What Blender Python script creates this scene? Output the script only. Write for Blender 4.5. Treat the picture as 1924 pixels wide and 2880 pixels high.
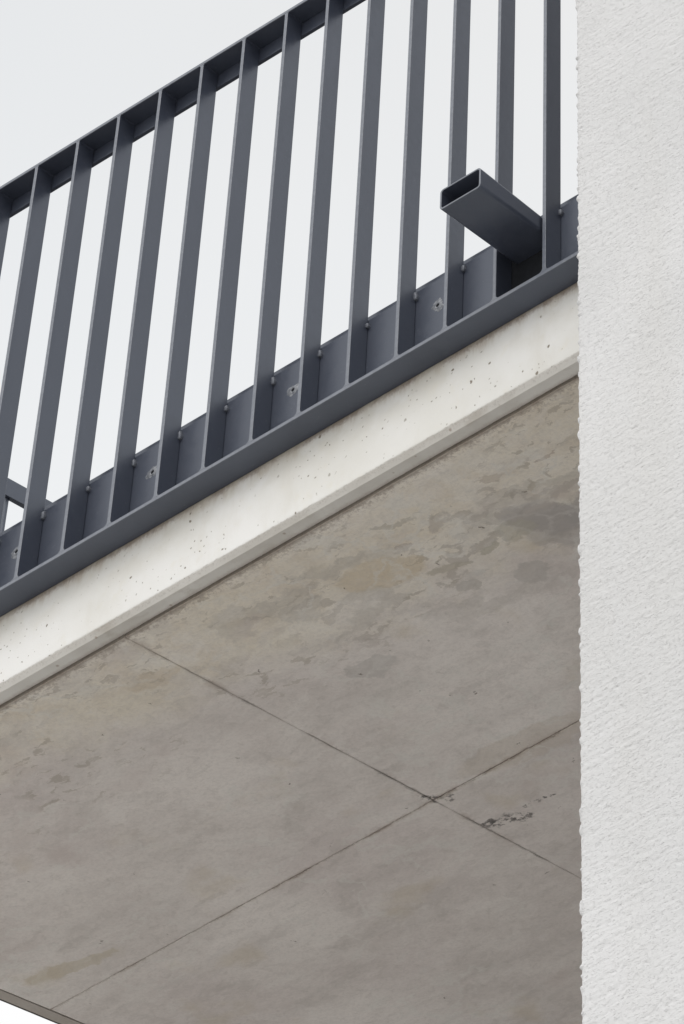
import bpy, bmesh, math, random
import numpy as np
from mathutils import Matrix, Vector
random.seed(4)
for o in list(bpy.data.objects): bpy.data.objects.remove(o)
scene = bpy.context.scene
col = scene.collection
Z0 = 5.625            # height of the railing's bottom flange above the ground

# ------------------------------------------------------------------ camera
cam_d = bpy.data.cameras.new('camera'); cam = bpy.data.objects.new('camera', cam_d); col.objects.link(cam)
R = [[0.8609433, 0.4528713, -0.2316984], [-0.4695384, 0.5322006, -0.7044830], [-0.1957300, 0.7153112, 0.6708350]]
right, down, fwd = [Vector(r) for r in R]
m = Matrix((right, -down, -fwd)).transposed()
cam.matrix_world = Matrix.Translation((4.083745, -3.215728, -4.025257 + Z0)) @ m.to_4x4()
cam_d.sensor_fit = 'VERTICAL'; cam_d.sensor_height = 36; cam_d.sensor_width = 24
cam_d.lens = 36 * 9003.93 / 2880
cam_d.shift_x = (962 - 4688.13) / 2880
cam_d.shift_y = (395.92 - 1440) / 2880
cam_d.clip_start = .05; cam_d.clip_end = 4000
scene.camera = cam

# ------------------------------------------------------------------ sky and sun
SUN_EL, SUN_AZ = 55, -12        # azimuth measured from -Y towards -X
world = bpy.data.worlds.new('World'); scene.world = world; world.use_nodes = True
wn = world.node_tree; wn.nodes.clear(); WL = wn.links.new
out = wn.nodes.new('ShaderNodeOutputWorld'); add = wn.nodes.new('ShaderNodeAddShader')
sky = wn.nodes.new('ShaderNodeTexSky'); sky.sky_type = 'NISHITA'; sky.sun_disc = False
sky.sun_elevation = math.radians(SUN_EL); sky.sun_rotation = math.radians(180 + SUN_AZ)
b1 = wn.nodes.new('ShaderNodeBackground'); b1.inputs[1].default_value = .05
hs = wn.nodes.new('ShaderNodeHueSaturation'); hs.inputs['Saturation'].default_value = .12
WL(sky.outputs[0], hs.inputs['Color']); WL(hs.outputs[0], b1.inputs[0])
tc = wn.nodes.new('ShaderNodeTexCoord'); nz = wn.nodes.new('ShaderNodeTexNoise')
nz.inputs['Scale'].default_value = 2.6; nz.inputs['Detail'].default_value = 3; nz.inputs['Roughness'].default_value = .45
WL(tc.outputs['Generated'], nz.inputs['Vector'])
cr = wn.nodes.new('ShaderNodeValToRGB')
cr.color_ramp.elements[0].position = .38; cr.color_ramp.elements[0].color = (.735, .75, .76, 1)
cr.color_ramp.elements[1].position = .62; cr.color_ramp.elements[1].color = (.82, .812, .80, 1)
WL(nz.outputs[0], cr.inputs[0])
b2 = wn.nodes.new('ShaderNodeBackground'); b2.inputs[1].default_value = .965
sz = wn.nodes.new('ShaderNodeSeparateXYZ'); WL(tc.outputs['Generated'], sz.inputs[0])
gr = wn.nodes.new('ShaderNodeMapRange'); gr.inputs[1].default_value = .45; gr.inputs[2].default_value = .80; gr.inputs[3].default_value = 1.17; gr.inputs[4].default_value = .90
WL(sz.outputs[2], gr.inputs[0]); mu = wn.nodes.new('ShaderNodeVectorMath'); mu.operation = 'SCALE'; WL(cr.outputs[0], mu.inputs[0]); WL(gr.outputs[0], mu.inputs['Scale'])
WL(mu.outputs[0], b2.inputs[0]); WL(b1.outputs[0], add.inputs[0]); WL(b2.outputs[0], add.inputs[1]); WL(add.outputs[0], out.inputs[0])
sd = bpy.data.lights.new('sun', 'SUN'); sun = bpy.data.objects.new('sun', sd); col.objects.link(sun)
sd.energy = 1.3; sd.angle = math.radians(50); sd.color = (1, .97, .93)
e, a = math.radians(SUN_EL), math.radians(SUN_AZ)
sun.rotation_euler = Vector((math.sin(a)*math.cos(e), math.cos(a)*math.cos(e), -math.sin(e))).to_track_quat('-Z', 'Y').to_euler()
vs = scene.view_settings; vs.view_transform = 'Standard'; vs.look = 'None'; vs.gamma = 1; vs.exposure = 0; vs.use_curve_mapping = False

# ------------------------------------------------------------------ node helpers
class NT:
    def __init__(s, name):
        s.m = bpy.data.materials.new(name); s.m.use_nodes = True; s.t = s.m.node_tree
        s.b = s.t.nodes['Principled BSDF']; s.c = s.t.nodes.new('ShaderNodeTexCoord'); s.xyz = s.c.outputs['Object']
    def L(s, a, b): s.t.links.new(a, b)
    def put(s, sock, v):
        if hasattr(v, 'default_value') or hasattr(v, 'is_output'): s.L(v, sock)
        else: sock.default_value = v
    def M(s, op, a, b=0.0, c=None, clamp=False):
        n = s.t.nodes.new('ShaderNodeMath'); n.operation = op; n.use_clamp = clamp
        s.put(n.inputs[0], a); s.put(n.inputs[1], b)
        if c is not None: s.put(n.inputs[2], c)
        return n.outputs[0]
    def V(s, op, a, b):
        n = s.t.nodes.new('ShaderNodeVectorMath'); n.operation = op; s.put(n.inputs[0], a); s.put(n.inputs[1], b); return n.outputs[0]
    def scalev(s, v, f): return s.V('MULTIPLY', v, f)
    def noise(s, scale, detail=4, rough=.5, v=None, dist=0, color=False):
        n = s.t.nodes.new('ShaderNodeTexNoise'); n.inputs['Scale'].default_value = scale
        n.inputs['Detail'].default_value = detail; n.inputs['Roughness'].default_value = rough; n.inputs['Distortion'].default_value = dist
        s.L(v if v is not None else s.xyz, n.inputs['Vector']); return n.outputs[1 if color else 0]
    def vor(s, scale, v=None, out=0, rnd=1):
        n = s.t.nodes.new('ShaderNodeTexVoronoi'); n.inputs['Scale'].default_value = scale; n.inputs['Randomness'].default_value = rnd
        s.L(v if v is not None else s.xyz, n.inputs['Vector']); return n.outputs[out]
    def ramp(s, f, lo, hi, a=0.0, b=1.0, smooth=True):
        n = s.t.nodes.new('ShaderNodeMapRange'); n.interpolation_type = 'SMOOTHSTEP' if smooth else 'LINEAR'
        s.put(n.inputs[0], f); n.inputs[1].default_value = lo; n.inputs[2].default_value = hi
        n.inputs[3].default_value = a; n.inputs[4].default_value = b; return n.outputs[0]
    def mix(s, f, a, b, mode='MIX'):
        n = s.t.nodes.new('ShaderNodeMix'); n.data_type = 'RGBA'; n.blend_type = mode
        s.put(n.inputs[0], f)
        for k, v in ((6, a), (7, b)):
            if isinstance(v, tuple): n.inputs[k].default_value = v + (1,)
            else: s.L(v, n.inputs[k])
        return n.outputs[2]
    def sep(s, v=None):
        n = s.t.nodes.new('ShaderNodeSeparateXYZ'); s.L(v if v is not None else s.xyz, n.inputs[0]); return n.outputs
    def bump(s, h, strength, dist, prev=None):
        n = s.t.nodes.new('ShaderNodeBump'); n.inputs['Strength'].default_value = strength; n.inputs['Distance'].default_value = dist
        s.L(h, n.inputs['Height'])
        if prev is not None: s.L(prev, n.inputs['Normal'])
        return n.outputs[0]
    def fin(s, color=None, rough=.8, normal=None, spec=.5, metal=0):
        if color is not None: s.put(s.b.inputs['Base Color'], color if not isinstance(color, tuple) else color + (1,))
        s.put(s.b.inputs['Roughness'], rough); s.put(s.b.inputs['Specular IOR Level'], spec); s.put(s.b.inputs['Metallic'], metal)
        if normal is not None: s.L(normal, s.b.inputs['Normal'])
        return s.m

def steel_mat():
    n = NT('coated_steel')
    g = n.noise(900, 2, .6); big = n.noise(7, 4, .55, v=n.scalev(n.xyz, (1, 1, .35))); sm = n.noise(60, 4, .6)
    c = n.mix(n.ramp(big, .35, .65), (.036, .042, .060), (.046, .053, .073))
    c = n.mix(n.ramp(sm, .3, .75, 0, .35), c, (.056, .061, .078))
    dust = n.vor(55, v=n.V('ADD', n.xyz, n.scalev(n.noise(30, 2, color=True), (.03, .03, .03))))
    c = n.mix(n.ramp(dust, .05, .11, .15, 0), c, (.2, .21, .23))
    rough = n.ramp(sm, .3, .7, .30, .38)
    nb = n.bump(g, .22, .0006); nb = n.bump(n.noise(160, 3, .5), .12, .001, nb)
    n.b.inputs['Specular Tint'].default_value = (.80, .87, 1, 1)
    return n.fin(c, rough, nb, 1.0, 0)

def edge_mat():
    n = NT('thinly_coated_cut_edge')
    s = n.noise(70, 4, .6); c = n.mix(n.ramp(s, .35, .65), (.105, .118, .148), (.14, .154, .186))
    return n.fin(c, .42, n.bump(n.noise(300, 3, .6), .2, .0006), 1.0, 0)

def galv_mat():
    n = NT('bare_zinc')
    s = n.noise(140, 4, .6); c = n.mix(n.ramp(s, .35, .65), (.12, .13, .15), (.27, .28, .30))
    return n.fin(c, .6, n.bump(s, .3, .001), .5, .2)

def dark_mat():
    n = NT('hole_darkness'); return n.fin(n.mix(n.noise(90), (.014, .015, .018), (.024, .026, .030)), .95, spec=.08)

def weld_mat():
    n = NT('weld_paint')
    s = n.noise(220, 4, .6); c = n.mix(n.ramp(s, .35, .65), (.12, .13, .155), (.17, .18, .205))
    return n.fin(c, .5, n.bump(s, .4, .001), .5, .3)

def ellipse(n, P, cx, cy, rx, ry, ang=0, soft=.15):
    """1 inside, 0 outside, P = warped coordinates split in x, y"""
    ca, sa = math.cos(ang), math.sin(ang)
    dx = n.M('SUBTRACT', P[0], cx); dy = n.M('SUBTRACT', P[1], cy)
    u = n.M('MULTIPLY_ADD', dx, ca/rx, n.M('MULTIPLY', dy, sa/rx)); v = n.M('MULTIPLY_ADD', dy, ca/ry, n.M('MULTIPLY', dx, -sa/ry))
    d = n.M('SQRT', n.M('ADD', n.M('MULTIPLY', u, u), n.M('MULTIPLY', v, v)))
    return n.ramp(d, 1-soft, 1+soft, 1, 0)

def band_mat():
    """pale cast concrete of the slab edge: pits, brown run-off under the steel, grey wear on the arris"""
    n = NT('pale_cast_concrete'); X, Y, Z = n.sep()
    c = n.mix(n.ramp(n.noise(3.2, 5, .55), .35, .65), (.655, .645, .61), (.735, .73, .715))
    c = n.mix(n.ramp(n.noise(14, 5, .6, v=n.scalev(n.xyz, (1, 1, .35))), .52, .72, 0, .35), c, (.60, .575, .52))
    # brown streaks running down from the joint with the steel (local z about -.008)
    streak = n.noise(24, 5, .7, v=n.scalev(n.xyz, (1, 1, .10)))
    fine = n.noise(160, 4, .75, v=n.scalev(n.xyz, (1, 1, .25)))
    depth = n.M('ADD', Z, n.M('MULTIPLY', streak, .085))          # bigger streak = longer
    f1 = n.ramp(depth, .006, .036, 0, 1); f1 = n.M('MULTIPLY', f1, n.ramp(fine, .3, .6, .4, 1))
    c = n.mix(n.M('MULTIPLY', f1, .65), c, (.40, .33, .26))
    f2 = n.ramp(n.M('ADD', Z, n.M('MULTIPLY', n.noise(90, 5, .8), .03)), -.008, .006); c = n.mix(n.M('MULTIPLY', f2, .6), c, (.15, .105, .08))
    c = n.mix(n.M('MULTIPLY', n.ramp(Z, -.12, -.01), n.ramp(n.noise(9, 4, .6), .45, .62, 0, .5)), c, (.56, .53, .46))
    # yellowish mottling
    c = n.mix(n.ramp(n.noise(30, 4, .6), .55, .75, 0, .3), c, (.66, .63, .55))
    # grey ragged lower arris
    rag = n.M('ADD', Z, n.M('MULTIPLY', n.noise(220, 4, .8), .010))
    c = n.mix(n.ramp(rag, -.161, -.1655, 0, .65), c, (.50, .48, .45))
    c = n.mix(n.M('MULTIPLY', n.ramp(rag, -.160, -.163), n.ramp(n.noise(110, 4, .7), .5, .6, 0, .5)), c, (.32, .29, .26))
    # pits
    w = n.V('ADD', n.xyz, n.scalev(n.noise(60, 2, color=True), (.012, .012, .012)))
    v1 = n.vor(34, v=n.scalev(w, (1, 1, .8))); p1 = n.ramp(v1, .07, .12, 1, 0); p1 = n.M('MULTIPLY', p1, n.ramp(n.noise(5, 2), .40, .5, 0, 1))
    v2 = n.vor(75, v=w); p2 = n.M('MULTIPLY', n.ramp(v2, .08, .15, 1, 0), n.ramp(n.noise(8, 3), .42, .6, 0, .8))
    pit = n.M('MAXIMUM', p1, p2); c = n.mix(n.M('MULTIPLY', pit, .85), c, (.17, .14, .10))
    nb = n.bump(pit, .5, -.002); nb = n.bump(n.noise(260, 4, .6), .25, .001, nb)
    nb = n.bump(n.noise(18, 4, .5), .2, .004, nb)
    return n.fin(c, .85, nb, .3)

def soffit_mat():
    n = NT('soffit_concrete')
    warp = n.V('ADD', n.xyz, n.scalev(n.V('SUBTRACT', n.noise(9, 4, .6, color=True), (.5, .5, .5)), (.10, .08, 0)))
    warp2 = n.V('ADD', n.xyz, n.scalev(n.V('SUBTRACT', n.noise(26, 4, .65, color=True), (.5, .5, .5)), (.075, .05, 0)))
    X, Y, Z = n.sep(); W = n.sep(warp); W2 = n.sep(warp2)
    grey = n.mix(n.ramp(n.noise(4, 6, .62, v=n.scalev(warp, (.6, 1, 1))), .33, .67), (.675, .622, .59), (.80, .748, .712))
    grey = n.mix(n.ramp(n.noise(2.1, 4, .5), .42, .62, 0, .6), grey, (.63, .56, .54))
    olive = n.mix(n.ramp(n.noise(7, 5, .6, v=n.scalev(warp, (.6, 1, 1))), .35, .65), (.765, .70, .585), (.81, .76, .675))
    olive = n.mix(n.ramp(n.noise(16, 5, .6), .45, .7, 0, .45), olive, (.62, .52, .39))
    # the ochre zone follows the slab edge, widest to the right
    edge = n.M('ADD', Y, n.M('MULTIPLY', n.M('SUBTRACT', n.noise(3.4, 5, .6), .5), .42))
    edge = n.M('SUBTRACT', edge, n.M('MULTIPLY', n.ramp(X, 0, .8, 0, 1, False), .17))
    zone = n.ramp(edge, .16, .30, 1, 0)
    c = n.mix(n.M('MULTIPLY', zone, .85), grey, olive)
    # mottled darker patches with crisp edges near the front right
    reg = n.M('MULTIPLY', n.ramp(X, .25, .55), n.ramp(n.M('ADD', Y, n.M('MULTIPLY', n.noise(5, 2), .1)), .50, .42))
    reg = n.M('MULTIPLY', reg, n.ramp(Y, .16, .24))
    sp = n.noise(25, 3, .5, v=n.scalev(warp2, (.6, 1.3, 1)))
    c = n.mix(n.M('MULTIPLY', n.M('MULTIPLY', n.ramp(sp, .59, .625), reg), .52), c, (.40, .355, .31))
    sp2 = n.noise(58, 3, .5, v=n.scalev(warp2, (.5, 1.3, 1)))
    reg2 = n.M('MULTIPLY', n.ramp(n.noise(5.5, 3), .42, .54), n.ramp(Y, .50, .34))
    c = n.mix(n.M('MULTIPLY', n.M('MULTIPLY', n.ramp(sp2, .595, .635), reg2), .55), c, (.38, .33, .27))
    c = n.mix(n.M('MULTIPLY', n.ramp(n.noise(9, 3, .5, v=n.scalev(warp2, (.6, 1, 1))), .56, .60), n.M('MULTIPLY', n.ramp(X, .0, .4), n.ramp(Y, .75, .3, 0, .40))), c, (.43, .40, .36))
    cl = n.noise(12, 5, .68, v=n.scalev(warp2, (.75, 1, 1)), dist=.4)
    c = n.mix(n.ramp(cl, .48, .72, 0, .46), c, (.50, .46, .43)); c = n.mix(n.ramp(cl, .52, .28, 0, .50), c, (.80, .76, .72))
    f3 = n.noise(70, 4, .75, v=n.scalev(warp2, (.7, 1, 1))); c = n.mix(n.ramp(f3, .48, .72, 0, .32), c, (.46, .42, .39)); c = n.mix(n.ramp(f3, .50, .30, 0, .30), c, (.78, .75, .72))
    # individual stains
    for cx, cy, rx, ry, ang, k, cc in [
        (.905, .345, .075, .042, .9, .66, (.385, .35, .34)), (.925, .39, .09, .06, .5, .55, (.40, .375, .365)), (1.02, .40, .09, .07, .2, .5, (.40, .375, .365)),
        (.842, .334, .038, .030, .3, .6, (.46, .43, .36)), (.765, .227, .032, .014, -.35, .6, (.48, .43, .385)),
        (.71, .182, .040, .008, .35, .6, (.46, .42, .36)), (.697, .336, .040, .011, .45, .6, (.45, .41, .34)),
        (.685, .403, .022, .020, 0, .5, (.44, .41, .375)), (.783, .447, .034, .032, .2, .45, (.43, .405, .38)),
        (.95, .262, .011, .013, 0, .6, (.47, .42, .35)), (.858, .286, .010, .007, 0, .6, (.47, .42, .37)), (.775, .343, .014, .008, 0, .6, (.45, .42, .34)),
        (.681, .24, .011, .008, 0, .65, (.45, .39, .35)), (1.021, .215, .026, .0045, .0, .6, (.46, .38, .33)), (.919, .20, .011, .012, 0, .5, (.50, .43, .36)),
        (-.664, .774, .10, .022, .25, .5, (.53, .46, .34)), (.60, .27, .08, .04, .3, .45, (.57, .46, .31)),
        (.40, .46, .05, .03, .2, .4, (.43, .41, .39)), (.12, .22, .05, .02, .1, .4, (.56, .46, .34)), (.43, .84, .16, .045, .1, .3, (.49, .42, .33))]:
        c = n.mix(n.M('MULTIPLY', ellipse(n, W2, cx, cy, rx, ry, ang, .12), k), c, cc)
    # pale rims of dried water around the big stain
    for cx, cy, rx, ry, ang in [(.91, .355, .088, .052, .9), (.86, .34, .055, .042, .3)]:
        e1 = ellipse(n, W2, cx, cy, rx, ry, ang, .10); e2 = ellipse(n, W2, cx, cy, rx*.86, ry*.86, ang, .10)
        c = n.mix(n.M('MULTIPLY', n.M('SUBTRACT', e1, e2, clamp=True), .35), c, (.62, .60, .57))
    vein = n.M('ABSOLUTE', n.M('SUBTRACT', n.noise(7, 3, .5, v=warp2), .5)); c = n.mix(n.M('MULTIPLY', n.ramp(vein, .0, .03, 1, 0), n.ramp(n.noise(3.7, 3), .40, .56, 0, .5)), c, (.74, .72, .68))
    # long trowel / formwork streaks parallel to the edge
    st = n.noise(11, 6, .65, v=n.scalev(n.V('ADD', n.xyz, n.scalev(n.noise(3, 2, color=True), (.05, .05, 0))), (.16, 1.6, 1)))
    c = n.mix(n.ramp(st, .34, .5, .10, 0), c, (.38, .36, .34)); c = n.mix(n.ramp(st, .55, .72, 0, .1), c, (.70, .685, .66))
    st2 = n.noise(34, 5, .7, v=n.scalev(warp, (.3, 1, 1)))
    c = n.mix(n.ramp(st2, .56, .74, 0, .16), c, (.40, .37, .34)); c = n.mix(n.ramp(st2, .44, .28, 0, .25), c, (.66, .64, .62))
    c = n.mix(n.ramp(n.noise(150, 4, .75), .4, .7, 0, .22), c, (.42, .39, .37))
    # pink / ochre blooms
    c = n.mix(n.ramp(n.noise(8, 3, .5, v=n.scalev(n.xyz, (.7, 1.1, 1))), .6, .75, 0, .35), c, (.58, .50, .47))
    c = n.mix(n.ramp(n.noise(6.3, 4, .5, v=n.V('ADD', n.xyz, (4, 2, 0))), .6, .74, 0, .35), c, (.55, .47, .35))
    # dirt and rust beside the formwork joints and the drip groove
    jit = n.M('MULTIPLY', n.M('SUBTRACT', n.noise(45, 5, .75), .5), .02)
    jd = n.M('ABSOLUTE', n.M('ADD', n.M('SUBTRACT', Y, .8542), jit)); kd = n.M('ABSOLUTE', n.M('ADD', n.M('SUBTRACT', X, .1787), jit))
    gate = n.ramp(n.noise(8, 4, .6), .40, .6, .15, 1)
    c = n.mix(n.M('MULTIPLY', n.ramp(jd, .001, .010, 1, 0), n.M('MULTIPLY', gate, .5)), c, (.36, .29, .235))
    c = n.mix(n.M('MULTIPLY', n.ramp(jd, .0008, .0028, 1, 0), n.M('MULTIPLY_ADD', gate, .4, .25)), c, (.22, .185, .16))
    c = n.mix(n.M('MULTIPLY', n.ramp(kd, .001, .0055, 1, 0), n.M('MULTIPLY', gate, .6)), c, (.26, .235, .22))
    gd = n.M('ADD', n.M('SUBTRACT', Y, .096), jit); c = n.mix(n.M('MULTIPLY', n.ramp(gd, .003, .013, 1, 0), .75), c, (.30, .255, .22))
    c = n.mix(n.M('MULTIPLY', n.ramp(gd, .008, .03, 1, 0), n.ramp(n.noise(150, 4, .8), .48, .62, 0, .5)), c, (.30, .24, .20))
    c = n.mix(n.M('MULTIPLY', n.ramp(kd, .006, .014, 1, 0), n.ramp(n.noise(11, 4, .6), .5, .64, 0, .3)), c, (.44, .36, .31))
    # black crumbling marks
    for cx, cy, rx, ry, ang, k in [(.312, .996, .030, .006, .1, .85), (.335, 1.0, .009, .006, .2, .8), (.215, 1.0, .038, .014, .25, .8), (.25, 1.02, .026, .010, .5, .75), (.20, .985, .016, .008, .3, .8), (.172, .83, .015, .007, .9, .8), (.197, .859, .0045, .007, 0, .8), (.18, .845, .014, .013, .4, .85), (.165, .835, .012, .010, .9, .8), (.205, .868, .010, .010, .2, .7)]:
        f = n.M('MULTIPLY', ellipse(n, W2, cx, cy, rx, ry, ang, .3), n.ramp(n.noise(75, 4, .8), .47, .54))
        c = n.mix(n.M('MULTIPLY', f, k), c, (.12, .11, .105))
    # scattered pinholes
    pv = n.vor(17, v=warp2); c = n.mix(n.M('MULTIPLY', n.ramp(pv, .03, .06, 1, 0), .75), c, (.14, .11, .09))
    nb = n.bump(n.noise(300, 4, .6), .2, .0008); nb = n.bump(st2, .15, .0015, nb)
    return n.fin(c, .8, nb, .25)

def strip_mat():
    n = NT('edge_strip_concrete'); X, Y, Z = n.sep()
    c = n.mix(n.ramp(n.noise(9, 5, .6), .35, .65), (.60, .575, .535), (.69, .67, .635))
    c = n.mix(n.ramp(n.noise(26, 5, .6, v=n.scalev(n.xyz, (.5, 1, 1))), .52, .68, 0, .5), c, (.46, .42, .37))
    gd = n.M('ADD', Y, n.M('MULTIPLY', n.noise(70, 4, .8), .012)); c = n.mix(n.ramp(gd, .086, .098, 0, .55), c, (.30, .25, .215))
    c = n.mix(n.ramp(n.vor(30), .05, .11, .6, 0), c, (.30, .22, .17))
    ch = n.noise(240, 5, .8); c = n.mix(n.M('MULTIPLY', n.ramp(Y, .064, .058), n.ramp(ch, .5, .62, .0, .4)), c, (.36, .33, .30))
    return n.fin(c, .85, n.bump(n.noise(280, 4, .65), .35, .001), .3)

def groove_mat():
    n = NT('groove_concrete'); return n.fin(n.mix(n.noise(60, 4), (.06, .055, .05), (.12, .11, .10)), .9)

def plaster_mat():
    n = NT('white_render_plaster')
    c = n.mix(n.ramp(n.noise(3, 4, .5), .35, .65), (.605, .606, .61), (.645, .645, .65)); c = n.mix(n.ramp(n.noise(1.7, 5, .6, v=n.scalev(n.xyz, (2.2, 1, .35))), .5, .75, 0, .5), c, (.585, .58, .57))
    c = n.mix(n.ramp(n.noise(120, 3, .5), .55, .75, 0, .25), c, (.57, .57, .57))
    w = n.V('ADD', n.xyz, n.scalev(n.noise(90, 2, color=True), (.008, .008, .008)))
    h = n.noise(560, 3, .7, v=n.scalev(w, (.55, 1, 1))); k = n.noise(330, 2, .5, v=n.scalev(w, (.5, 1, 1.15)))
    pit = n.ramp(k, .58, .68, 0, 1); stk = n.noise(330, 2, .6, v=n.scalev(w, (.07, 1, 1))); h = n.M('SUBTRACT', n.M('MULTIPLY', h, .7), n.M('MULTIPLY', pit, .8)); h = n.M('ADD', h, n.M('MULTIPLY', stk, .9))
    return n.fin(c, .9, n.bump(h, .9, .0009), .25)

def shading_wall_mat():
    n = NT('shading_wall_grey'); return n.fin(n.mix(n.ramp(n.noise(2, 5), .35, .65), (.13, .125, .12), (.17, .165, .16)), .85, n.bump(n.noise(90, 4), .3, .003))

def paving_mat():
    n = NT('pale_paving')
    c = n.mix(n.ramp(n.noise(.6, 6, .6), .35, .65), (.51, .50, .48), (.60, .59, .57)); c = n.mix(n.ramp(n.noise(40, 4, .7), .5, .8, 0, .4), c, (.45, .44, .43))
    return n.fin(c, .85, n.bump(n.noise(120, 4), .3, .003))

STEEL, EDGE, GALV, DARK, WELD = steel_mat(), edge_mat(), galv_mat(), dark_mat(), weld_mat()
BAND, SOFF, STRIP, GROOVE, PLAS, SHADING_WALL, PAVE = band_mat(), soffit_mat(), strip_mat(), groove_mat(), plaster_mat(), shading_wall_mat(), paving_mat()

# ------------------------------------------------------------------ object helpers
def tag(o, label=None, cat=None, group=None, kind=None):
    for k, v in (('label', label), ('category', cat), ('group', group), ('kind', kind)):
        if v: o[k] = v
    return o
def empty(name, loc=(0, 0, Z0)):
    o = bpy.data.objects.new(name, None); o.location = loc; col.objects.link(o); return o
def link(name, me, mat, parent=None, loc=(0, 0, 0)):
    o = bpy.data.objects.new(name, me); o.location = loc; col.objects.link(o)
    if mat and not me.materials: me.materials.append(mat)
    if parent: o.parent = parent
    return o
def from_bm(name, bm, mat, parent=None, loc=(0, 0, 0), bevel=0, smooth=False):
    bmesh.ops.recalc_face_normals(bm, faces=bm.faces)
    if bevel: bmesh.ops.bevel(bm, geom=[e for e in bm.edges if len(e.link_faces) == 2 and e.calc_face_angle() > .6], offset=bevel, segments=2, affect='EDGES', profile=.5)
    me = bpy.data.meshes.new(name); bm.to_mesh(me); bm.free()
    if smooth: me.shade_smooth()
    return link(name, me, mat, parent, loc)
def add_box(bm, x0, x1, y0, y1, z0, z1):
    v = [bm.verts.new(p) for p in ((x0, y0, z0), (x1, y0, z0), (x1, y1, z0), (x0, y1, z0), (x0, y0, z1), (x1, y0, z1), (x1, y1, z1), (x0, y1, z1))]
    for f in ((0, 3, 2, 1), (4, 5, 6, 7), (0, 1, 5, 4), (1, 2, 6, 5), (2, 3, 7, 6), (3, 0, 4, 7)): bm.faces.new([v[i] for i in f])
def box(name, x0, x1, y0, y1, z0, z1, mat, parent=None, bevel=0):
    bm = bmesh.new(); add_box(bm, x0, x1, y0, y1, z0, z1); return from_bm(name, bm, mat, parent, bevel=bevel)
def extrude_profile(name, pts, axis, a0, a1, mat, parent=None, bevel=0, holes=None):
    """pts = 2D outline; axis 'x': pts are (y,z) run along x; 'y': pts are (x,z) run along y"""
    bm = bmesh.new(); mk = (lambda p, a: (a, p[0], p[1])) if axis == 'x' else (lambda p, a: (p[0], a, p[1]))
    A = [bm.verts.new(mk(p, a0)) for p in pts]; B = [bm.verts.new(mk(p, a1)) for p in pts]
    n = len(pts); bm.faces.new(A); bm.faces.new(B[::-1])
    for i in range(n): bm.faces.new([A[i], B[i], B[(i+1) % n], A[(i+1) % n]])
    return from_bm(name, bm, mat, parent, bevel=bevel)

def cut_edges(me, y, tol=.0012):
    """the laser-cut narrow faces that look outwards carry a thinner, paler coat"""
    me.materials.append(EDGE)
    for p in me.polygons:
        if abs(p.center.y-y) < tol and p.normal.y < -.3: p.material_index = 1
# ------------------------------------------------------------------ key sizes (local z = 0 at the flange top)
P_, H_, TF, D = .11, 1.1256, .0078, .0534
ZS = -.1782                      # soffit
XL, XW = -.8400, 1.352           # slab's left side, plaster wall's corner
G0, G1 = .0895, .0982            # drip groove front / back edge
YJ, XJ, XG = .8542, .1787, -.8060

# ------------------------------------------------------------------ ground and building around
bm = bmesh.new(); s = 1500
bm.faces.new([bm.verts.new(p) for p in ((-s, -s, 0), (s, -s, 0), (s, s, 0), (-s, s, 0))])
tag(from_bm('ground', bm, PAVE), kind='structure')

# ------------------------------------------------------------------ balcony slab
slab = empty('balcony_slab')
tag(slab, 'cast concrete balcony slab with pale pitted edge and stained grey underside under the railing', 'balcony')
YB = 3.00
FD = D + .001
# front edge beam: pale band and chamfer, in one piece with the strip's core
ftop, fbot = .150, -.1684
def ragged_front():
    """front band as a fine sheet whose lower arris is slightly chipped, closed to a solid behind"""
    bm = bmesh.new(); N = 880; x0, x1 = XL, XW - .001
    rng = np.random.RandomState(3)
    chip = np.convolve(rng.rand(N+1), np.ones(3)/3, 'same')*.0022 + np.convolve(rng.rand(N+1), np.ones(25)/25, 'same')*.0016
    chip -= chip.mean()
    rows = []
    for i in range(N+1):
        x = x0 + (x1-x0)*i/N; k = float(chip[i])
        prof = [(G0+.012, ftop), (FD, ftop), (FD, -.06), (FD, fbot+.004+k), (FD+.0006, fbot+k), (FD+.0009, fbot-.0005+k*.6)]
        rows.append([bm.verts.new((x, y, z)) for y, z in prof] + [bm.verts.new((x, G0+.012, fbot-.0005))])
    for a_, b_ in zip(rows, rows[1:]):
        for j in range(len(a_)): bm.faces.new([a_[j], a_[(j+1) % 7], b_[(j+1) % 7], b_[j]])
    bm.faces.new(rows[0]); bm.faces.new(rows[-1][::-1])
    return bm
from_bm('edge_face', ragged_front(), BAND, slab)
# chamfer + flat strip between arris and drip groove
bm = bmesh.new(); N = 600; rng = np.random.RandomState(8); jj = np.convolve(rng.rand(N+1), np.ones(9)/9, 'same')*.0010
rows = []
for i in range(N+1):
    x = XL + .0098 + (XW - .001 - XL - .0098)*i/N; k = float(jj[i])
    rows.append([bm.verts.new((x, y, z)) for y, z in ((FD+.0012, fbot-.0012), (FD+.0098+k, ZS+k*.3), (G0-k*.4, ZS), (G0, ZS+.014), (FD+.0012, ZS+.014))])
for a_, b_ in zip(rows, rows[1:]):
    for j in range(5): bm.faces.new([a_[j], a_[(j+1) % 5], b_[(j+1) % 5], b_[j]])
bm.faces.new(rows[0]); bm.faces.new(rows[-1][::-1])
from_bm('drip_edge', bm, STRIP, slab)
# left side edge strip (same chamfer, turned)
extrude_profile('drip_edge', [(XL+.0012, fbot-.0012), (XL+.0098, ZS), (XG-.0008, ZS), (XG-.0008, ZS+.014), (XL+.0012, ZS+.014)], 'y', FD+.0395, YB, STRIP, slab)
# core body, its underside is the bottom of the grooves and joints
box('slab_core', XL+.0003, XW-.001, G0+.0125, YB, ZS+.0040, ftop-.0005, GROOVE, slab)
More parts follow.
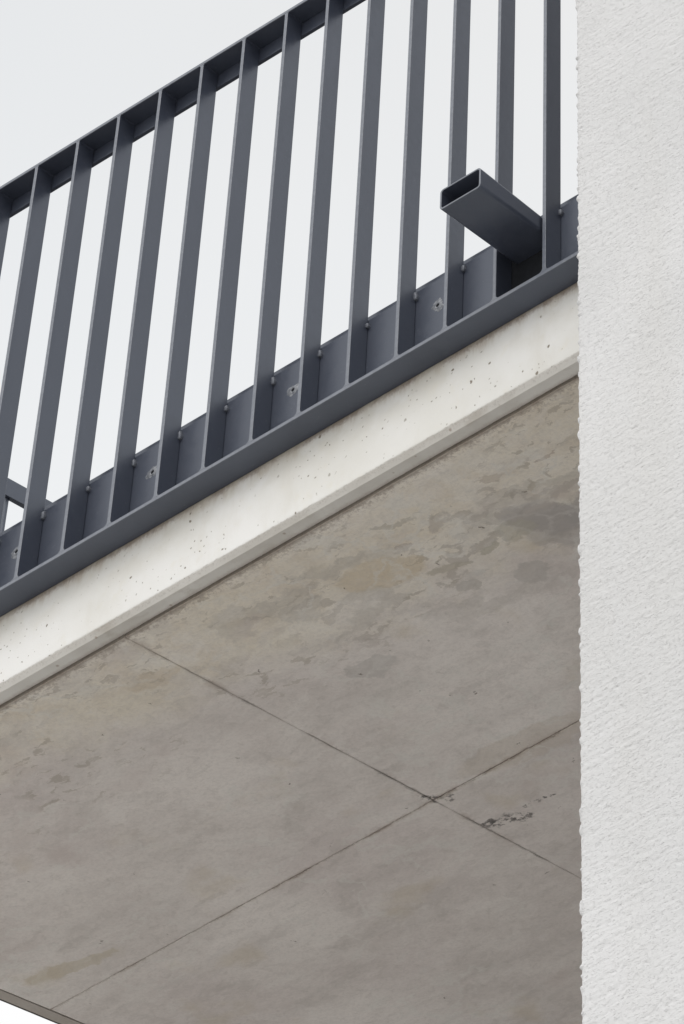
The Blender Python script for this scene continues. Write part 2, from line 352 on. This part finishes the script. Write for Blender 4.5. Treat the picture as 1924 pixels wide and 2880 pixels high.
# soffit panels left by the formwork, 3 mm joints, softened and slightly uneven edges
def panel(x0, x1, y0, y1, dz):
    bm = bmesh.new(); step = .012
    nx, ny = max(2, int((x1-x0)/step)), max(2, int((y1-y0)/step))
    rng = np.random.RandomState(int((x0+5)*100+y0*10))
    ring = []
    def wob(n_): return (np.convolve(rng.rand(n_+4), np.ones(3)/3, 'same')[2:-2] - .5)*.0016
    wx0, wx1, wy0, wy1 = wob(nx+1), wob(nx+1), wob(ny+1), wob(ny+1)
    for i in range(nx): ring.append((x0+(x1-x0)*i/nx, y0+wx0[i]))
    for j in range(ny): ring.append((x1+wy1[j], y0+(y1-y0)*j/ny))
    for i in range(nx): ring.append((x1-(x1-x0)*i/nx, y1+wx1[i]))
    for j in range(ny): ring.append((x0+wy0[j], y1-(y1-y0)*j/ny))
    cx, cy = (x0+x1)/2, (y0+y1)/2
    top = [bm.verts.new((x, y, ZS+.0115)) for x, y in ring]; mid = [bm.verts.new((x, y, ZS+.0012+dz)) for x, y in ring]
    ins = [bm.verts.new((x-.0011*np.sign(x-cx)*(abs(x-cx) > (x1-x0)/2-.004), y-.0011*np.sign(y-cy)*(abs(y-cy) > (y1-y0)/2-.004), ZS+dz)) for x, y in ring]
    n = len(ring)
    for a_, b_ in ((top, mid), (mid, ins)):
        for i in range(n): bm.faces.new([a_[i], a_[(i+1) % n], b_[(i+1) % n], b_[i]])
    bm.faces.new(ins); bm.faces.new(top[::-1])
    return bm
g = .0007
for x0, x1, y0, y1, dz in ((XG+.0022, XJ-.0004, G1, YJ-g, 0), (XJ+.0004, XW-.001, G1, YJ-g, .0004), (XG+.0022, XJ-.0004, YJ+g, YB, .0003), (XJ+.0004, XW-.001, YJ+g, YB, -.0002)):
    from_bm('soffit_panel', panel(x0, x1, y0, y1, dz), SOFF, slab)

bm = bmesh.new(); bmesh.ops.create_icosphere(bm, subdivisions=3, radius=1)
for v in bm.verts:
    k = 1+.22*math.sin(v.co.x*5+1)*math.cos(v.co.z*6)
    v.co = Vector((1.345+v.co.x*.0075*k, FD+.001+v.co.y*.005*k, fbot-.002+v.co.z*.0075*k))
from_bm('sealant', bm, BAND, slab, smooth=True)
# near-black sheet painting the shade in the bay under the spout
box('bay_shade', 1.1004, 1.2080, .0390, FD+.0004, .0006, .1535, DARK, slab, bevel=.001)

# ------------------------------------------------------------------ railing
rail = empty('balcony_railing')
tag(rail, 'dark blue grey steel balcony railing of upright flat bars on the concrete slab edge', 'railing')
XE = XW - .001
XR = -.891                        # inner face of the return railing's lip
LY = .0394                        # front face of the anchor plate
PT = .1800                        # its top edge
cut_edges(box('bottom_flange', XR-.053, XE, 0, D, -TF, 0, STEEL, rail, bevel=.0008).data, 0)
# anchor plate with scupper opening for the spout between the 11th and 12th bars
box('anchor_plate', XR-.001, 1.104, LY, D, 0.0005, PT, STEEL, rail, bevel=.0008)
box('anchor_plate', 1.208, XE, LY, D, 0.0005, PT, STEEL, rail, bevel=.0008)
box('anchor_plate', 1.1045, 1.2075, LY, D, .154, PT, STEEL, rail, bevel=.0008)
box('cover_profile', XR, XE, D+.0005, D+.012, .145, .2070, STEEL, rail, bevel=.001)
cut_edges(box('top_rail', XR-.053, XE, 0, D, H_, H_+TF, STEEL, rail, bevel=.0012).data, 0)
box('rail_lip', XR-.0005, XE, LY, LY+.008, H_-.0386, H_-.0005, STEEL, rail, bevel=.0008)
def bar_mesh(name, axis, depth):
    """flat bar with welded feet: outline in width x height, swept through its depth"""
    w, r = .0037, .0085; h = H_-.0003
    pts = []
    for k in range(7):                       # left foot fillet
        t = math.pi/2*k/6; pts.append((-w-r+r*math.sin(t), .0002+r-r*math.cos(t)))
    pts += [(-w, .3*h), (-w, h-.004), (-w-.002, h), (w+.002, h), (w, h-.004), (w, .3*h)]
    for k in range(7):
        t = math.pi/2*(1-k/6); pts.append((w+r-r*math.sin(t), .0002+r-r*math.cos(t)))
    bm = bmesh.new()
    mk = (lambda p, a: (p[0], a, p[1])) if axis == 'y' else (lambda p, a: (a, p[0], p[1]))
    e_ = .0007
    rings = []
    for a, sh in ((0, e_), (e_, 0), (depth-e_, 0), (depth, e_)):
        rings.append([bm.verts.new(mk((p[0]-math.copysign(min(sh, abs(p[0])), p[0]), p[1]), a)) for p in pts])
    n = len(pts)
    for A, B in zip(rings, rings[1:]):
        for i in range(n): bm.faces.new([A[i], B[i], B[(i+1) % n], A[(i+1) % n]])
    bm.faces.new(rings[0]); bm.faces.new(rings[-1][::-1])
    bmesh.ops.recalc_face_normals(bm, faces=bm.faces)
    me = bpy.data.meshes.new(name); bm.to_mesh(me); bm.free(); me.materials.append(STEEL); return me
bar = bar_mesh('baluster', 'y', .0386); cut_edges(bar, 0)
def weld_mesh():
    bm = bmesh.new(); bmesh.ops.create_icosphere(bm, subdivisions=3, radius=1)
    for v in bm.verts:
        k = 1+.16*math.sin(v.co.z*7+v.co.x*3); q = [math.copysign(abs(t)**.55, t) for t in v.co]; v.co = Vector((q[0]*.0046*k, q[1]*.0052, q[2]*.0086))
    me = bpy.data.meshes.new('weld_bead'); bm.to_mesh(me); bm.free(); me.shade_smooth(); me.materials.append(WELD); return me
weld = weld_mesh()
for i in range(-8, 13):
    x = i*P_ + random.uniform(-.0006, .0006)
    if x < XR + .02: continue
    b = link('baluster', bar, None, rail, (x-.0015, .0003, 0))
    wz = .164 + random.uniform(-.002, .002)
    w_ = link('weld_bead', weld, None, rail, (x+.0030, .0378, wz)); w_.scale = (random.uniform(.85, 1.1), 1, random.uniform(.6, 1.15)); w_.rotation_euler.y = random.uniform(-.15, .15)
# anchor holes with bare zinc rings
def ring_mesh(seed):
    rng = random.Random(seed); bm = bmesh.new(); N = 40; rows = []
    ph = [rng.uniform(0, 6.28) for _ in range(4)]
    for i in range(N):
        t = 2*math.pi*i/N; r = .0135*(1+.16*math.sin(2*t+ph[0])+.12*math.sin(3*t+ph[1])+.07*math.sin(7*t+ph[2])+.05*math.sin(11*t+ph[3]))
        c_, s_ = math.cos(t), math.sin(t)
        rows.append([bm.verts.new((c_*q, y, s_*q)) for q, y in ((r, 0), (r-.0015, -.0004), (.0078, -.0005), (.0070, -.0013), (.0045, -.0013), (.0038, -.0004))])
    for i in range(N):
        A, B = rows[i], rows[(i+1) % N]
        for j in range(5): bm.faces.new([A[j], A[j+1], B[j+1], B[j]])
    bmesh.ops.recalc_face_normals(bm, faces=bm.faces); return bm
for k, x in enumerate((-.70, -.40, -.056, .271, .6015, .9345, 1.2655)):
    r_ = from_bm('anchor_washer', ring_mesh(k), GALV, rail, (x, LY-.0002, .1150), smooth=True)
    bm = bmesh.new(); bmesh.ops.create_circle(bm, cap_ends=True, radius=.0040, segments=20, matrix=Matrix.Rotation(math.pi/2, 4, 'X'))
    from_bm('bolt_hole', bm, DARK, r_, (0, -.0002, 0))
# return railing along the slab's left side
XO = XR-.053
box('bottom_flange', XO, XR, D+.0005, YB, -TF, 0, STEEL, rail, bevel=.0008)
box('anchor_plate', XR-.008, XR, D+.0005, YB, .0005, .2015, STEEL, rail, bevel=.0008)
box('top_rail', XR-.012, XR, D+.0005, YB, H_-.041, H_+TF, STEEL, rail, bevel=.0012)
H_keep = H_; H_ = H_keep-.0410
rbar = bar_mesh('baluster', 'x', .0448); H_ = H_keep
for i in range(0, 27):
    link('baluster', rbar, None, rail, (XO+.0003, .11+i*P_, 0))
link('baluster', bar_mesh('corner_baluster', 'y', .0448), None, rail, (XO+.0105, .0003, 0))
for y in (.35, .95, 1.55, 2.15):
    box('bracket', XR+.0003, XL, y-.03, y+.03, -.003, .006, STEEL, rail, bevel=.0008)

# ------------------------------------------------------------------ drain spout: rectangular tube
def spout():
    bm = bmesh.new()
    def rr(x0, x1, z0, z1, r, y, sh=0):
        out_ = []
        for cx, cz, a0 in ((x1-r, z1-r, 0), (x0+r, z1-r, 90), (x0+r, z0+r, 180), (x1-r, z0+r, 270)):
            for k in range(6):
                t = math.radians(a0+90*k/5); out_.append(bm.verts.new((cx+r*math.cos(t), y, cz+r*math.sin(t))))
        return out_
    t = .0034; Y0, Y1 = -.1500, D+.02
    x0, x1 = 1.1135, 1.2030
    def sec(y, inset=0, extra=0):
        f = (y-Y0)/(Y1-Y0); z0 = .0990+.0030*f; z1 = .1475-.0090*f; xa = x0-.004*f; xb = x1-.003*f
        return rr(xa+inset, xb-inset, z0+inset, z1-inset, .0075-inset*.8, y)
    ys = [Y0+.0006, Y0+.02, -.10, -.05, 0, Y1]
    outer = [rr(x0+.0006, x1-.0006, .0996, .1469, .0070, Y0)] + [sec(y) for y in ys]
    inner = [rr(x0+t-.0005, x1-t+.0005, .0990+t-.0005, .1475-t+.0005, .0050, Y0)] + [sec(y, t) for y in ys[0:1]+ys[1:]]
    def skin(rows):
        for A, B in zip(rows, rows[1:]):
            n = len(A)
            for i in range(n): bm.faces.new([A[i], A[(i+1) % n], B[(i+1) % n], B[i]])
    skin(outer); skin(inner)
    n = len(outer[0])
    for i in range(n): bm.faces.new([outer[0][i], inner[0][i], inner[0][(i+1) % n], outer[0][(i+1) % n]])
    bm.faces.new(inner[-1]); 
    bmesh.ops.recalc_face_normals(bm, faces=bm.faces)
    return bm
sp = empty('drain_spout', (1.158, D, Z0+.12))
tag(sp, 'open rectangular grey steel drain spout sticking out between two railing bars', 'drain spout')
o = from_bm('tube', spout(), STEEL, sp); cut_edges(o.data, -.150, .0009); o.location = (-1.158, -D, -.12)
bm = bmesh.new(); add_box(bm, 1.119, 1.197, D+.006, D+.0065, .106, .132)  # dark sheet painting the shade deep inside the tube
o = from_bm('inner_darkness', bm, DARK, sp); o.name = 'tube_shade'; o.location = (-1.158, -D, -.12)

# ------------------------------------------------------------------ plastered wall on the right
def hashn(ix, iy, iz, seed):
    h = (ix*374761393 + iy*668265263 + iz*2147483647 + seed*1274126177) & 0xffffffff
    h = ((h ^ (h >> 13)) * 1274126177) & 0xffffffff; h = h ^ (h >> 16)
    return (h & 0xffff)/65535.
def vnoise(p, seed=0):
    i = np.floor(p).astype(np.int64); f = p-i; f = f*f*(3-2*f); r = 0
    for dx in (0, 1):
        for dy in (0, 1):
            for dz in (0, 1):
                w = np.abs(1-dx-f[:, 0])*np.abs(1-dy-f[:, 1])*np.abs(1-dz-f[:, 2])
                r = r + w*hashn(i[:, 0]+dx, i[:, 1]+dy, i[:, 2]+dz, seed)
    return r
YF = -.080
def plaster():
    # profile path: side face from the back to the corner, then along the front
    side = list(np.linspace(.30, YF+.06, 12)) + list(np.arange(YF+.055, YF+.004, -.0018))
    path = [(XW, y, -1, 0) for y in side]
    for k in range(5):
        t = math.pi/2*k/4; path.append((XW+.004-.004*math.cos(t), YF+.004-.004*math.sin(t), -math.cos(t), -math.sin(t)))
    xs = list(np.arange(XW+.006, XW+.32, .0018)); x = xs[-1]; st = .003
    while x < XW+6: x += st; st = min(st*1.12, .35); xs.append(x)
    path += [(x, YF, 0, -1) for x in xs]
    zmid = list(np.arange(-1.78, .62, .0019)); z = zmid[0]; lo = []; st = .004
    while z > -Z0-.02: z -= st; st = min(st*1.12, .3); lo.append(z)
    z = zmid[-1]; hi = []; st = .004
    while z < 2.6: z += st; st = min(st*1.12, .3); hi.append(z)
    zs = np.array(lo[::-1]+zmid+hi); pa = np.array(path); n, k = len(pa), len(zs)
    X = np.repeat(pa[:, 0], k); Y = np.repeat(pa[:, 1], k); NX = np.repeat(pa[:, 2], k); NY = np.repeat(pa[:, 3], k); Zz = np.tile(zs, n)
    q = np.stack([X, Y, Zz], 1)
    wq = q + .006*(np.stack([vnoise(q*60, 11), vnoise(q*60, 12), vnoise(q*60, 13)], 1)-.5)
    a1 = vnoise(wq*[80, 170, 270], 1); a2 = vnoise(wq*[150, 380, 460], 2); a3 = vnoise(wq*[28, 60, 75], 3)
    trow = (vnoise(q*[7, 60, 210], 4)-.5)*vnoise(q*[3, 9, 14], 5)*1.6
    bead = np.maximum(vnoise(q*[150, 150, 150], 7)-.62, 0)/.38; near = (X < XW+.0045)
    h = .0007*np.maximum(a1-.45, 0)**.8 + .0007*(a2-.5) + .0003*(a3-.5) + .0007*trow + near*(.0036*bead**.8+.0009*(a1-.5)+.0008*(vnoise(q*[60, 60, 60], 9)-.5))
    # fallen grains: sharp little hollows
    hol = vnoise(wq*[130, 300, 370], 6); h -= .0012*np.maximum(hol-.70, 0)/.3
    X2 = X + NX*h; Y2 = Y + NY*h
    co = np.stack([X2, Y2, Zz], 1).ravel()
    idx = (np.arange(n-1)[:, None]*k + np.arange(k-1)[None, :]).ravel()
    quads = np.stack([idx, idx+k, idx+k+1, idx+1], 1).astype(np.int32)
    me = bpy.data.meshes.new('plaster_skin'); nv, nf = len(co)//3, len(quads)
    me.vertices.add(nv); me.vertices.foreach_set('co', co); me.loops.add(nf*4); me.loops.foreach_set('vertex_index', quads.ravel())
    me.polygons.add(nf); me.polygons.foreach_set('loop_start', np.arange(nf, dtype=np.int32)*4)
    me.update(calc_edges=True); me.validate(); me.shade_smooth(); me.materials.append(PLAS); return me
wall = empty('plaster_wall', (0, 0, Z0))
tag(wall, 'tall white rough plastered wall with a ragged corner right of the balcony', 'wall')
link('plaster_skin', plaster(), None, wall)
box('wall_core', XW+.012, XW+6, YF+.012, .30, -Z0-.02, 2.58, PLAS, wall)
# unseen wall added under the slab to darken the soffit and steel reflections
under = box('shading_wall', -7, XW+6, YB-.30, YB-.002, -Z0, ZS-.002, SHADING_WALL)
under.location.z = Z0
tag(under, 'unseen dark grey wall added below the rear of the balcony to darken its underside', 'wall')
print('objects', len(bpy.data.objects), 'tris', sum(len(o.data.polygons)*2 for o in bpy.data.objects if o.type == 'MESH'))
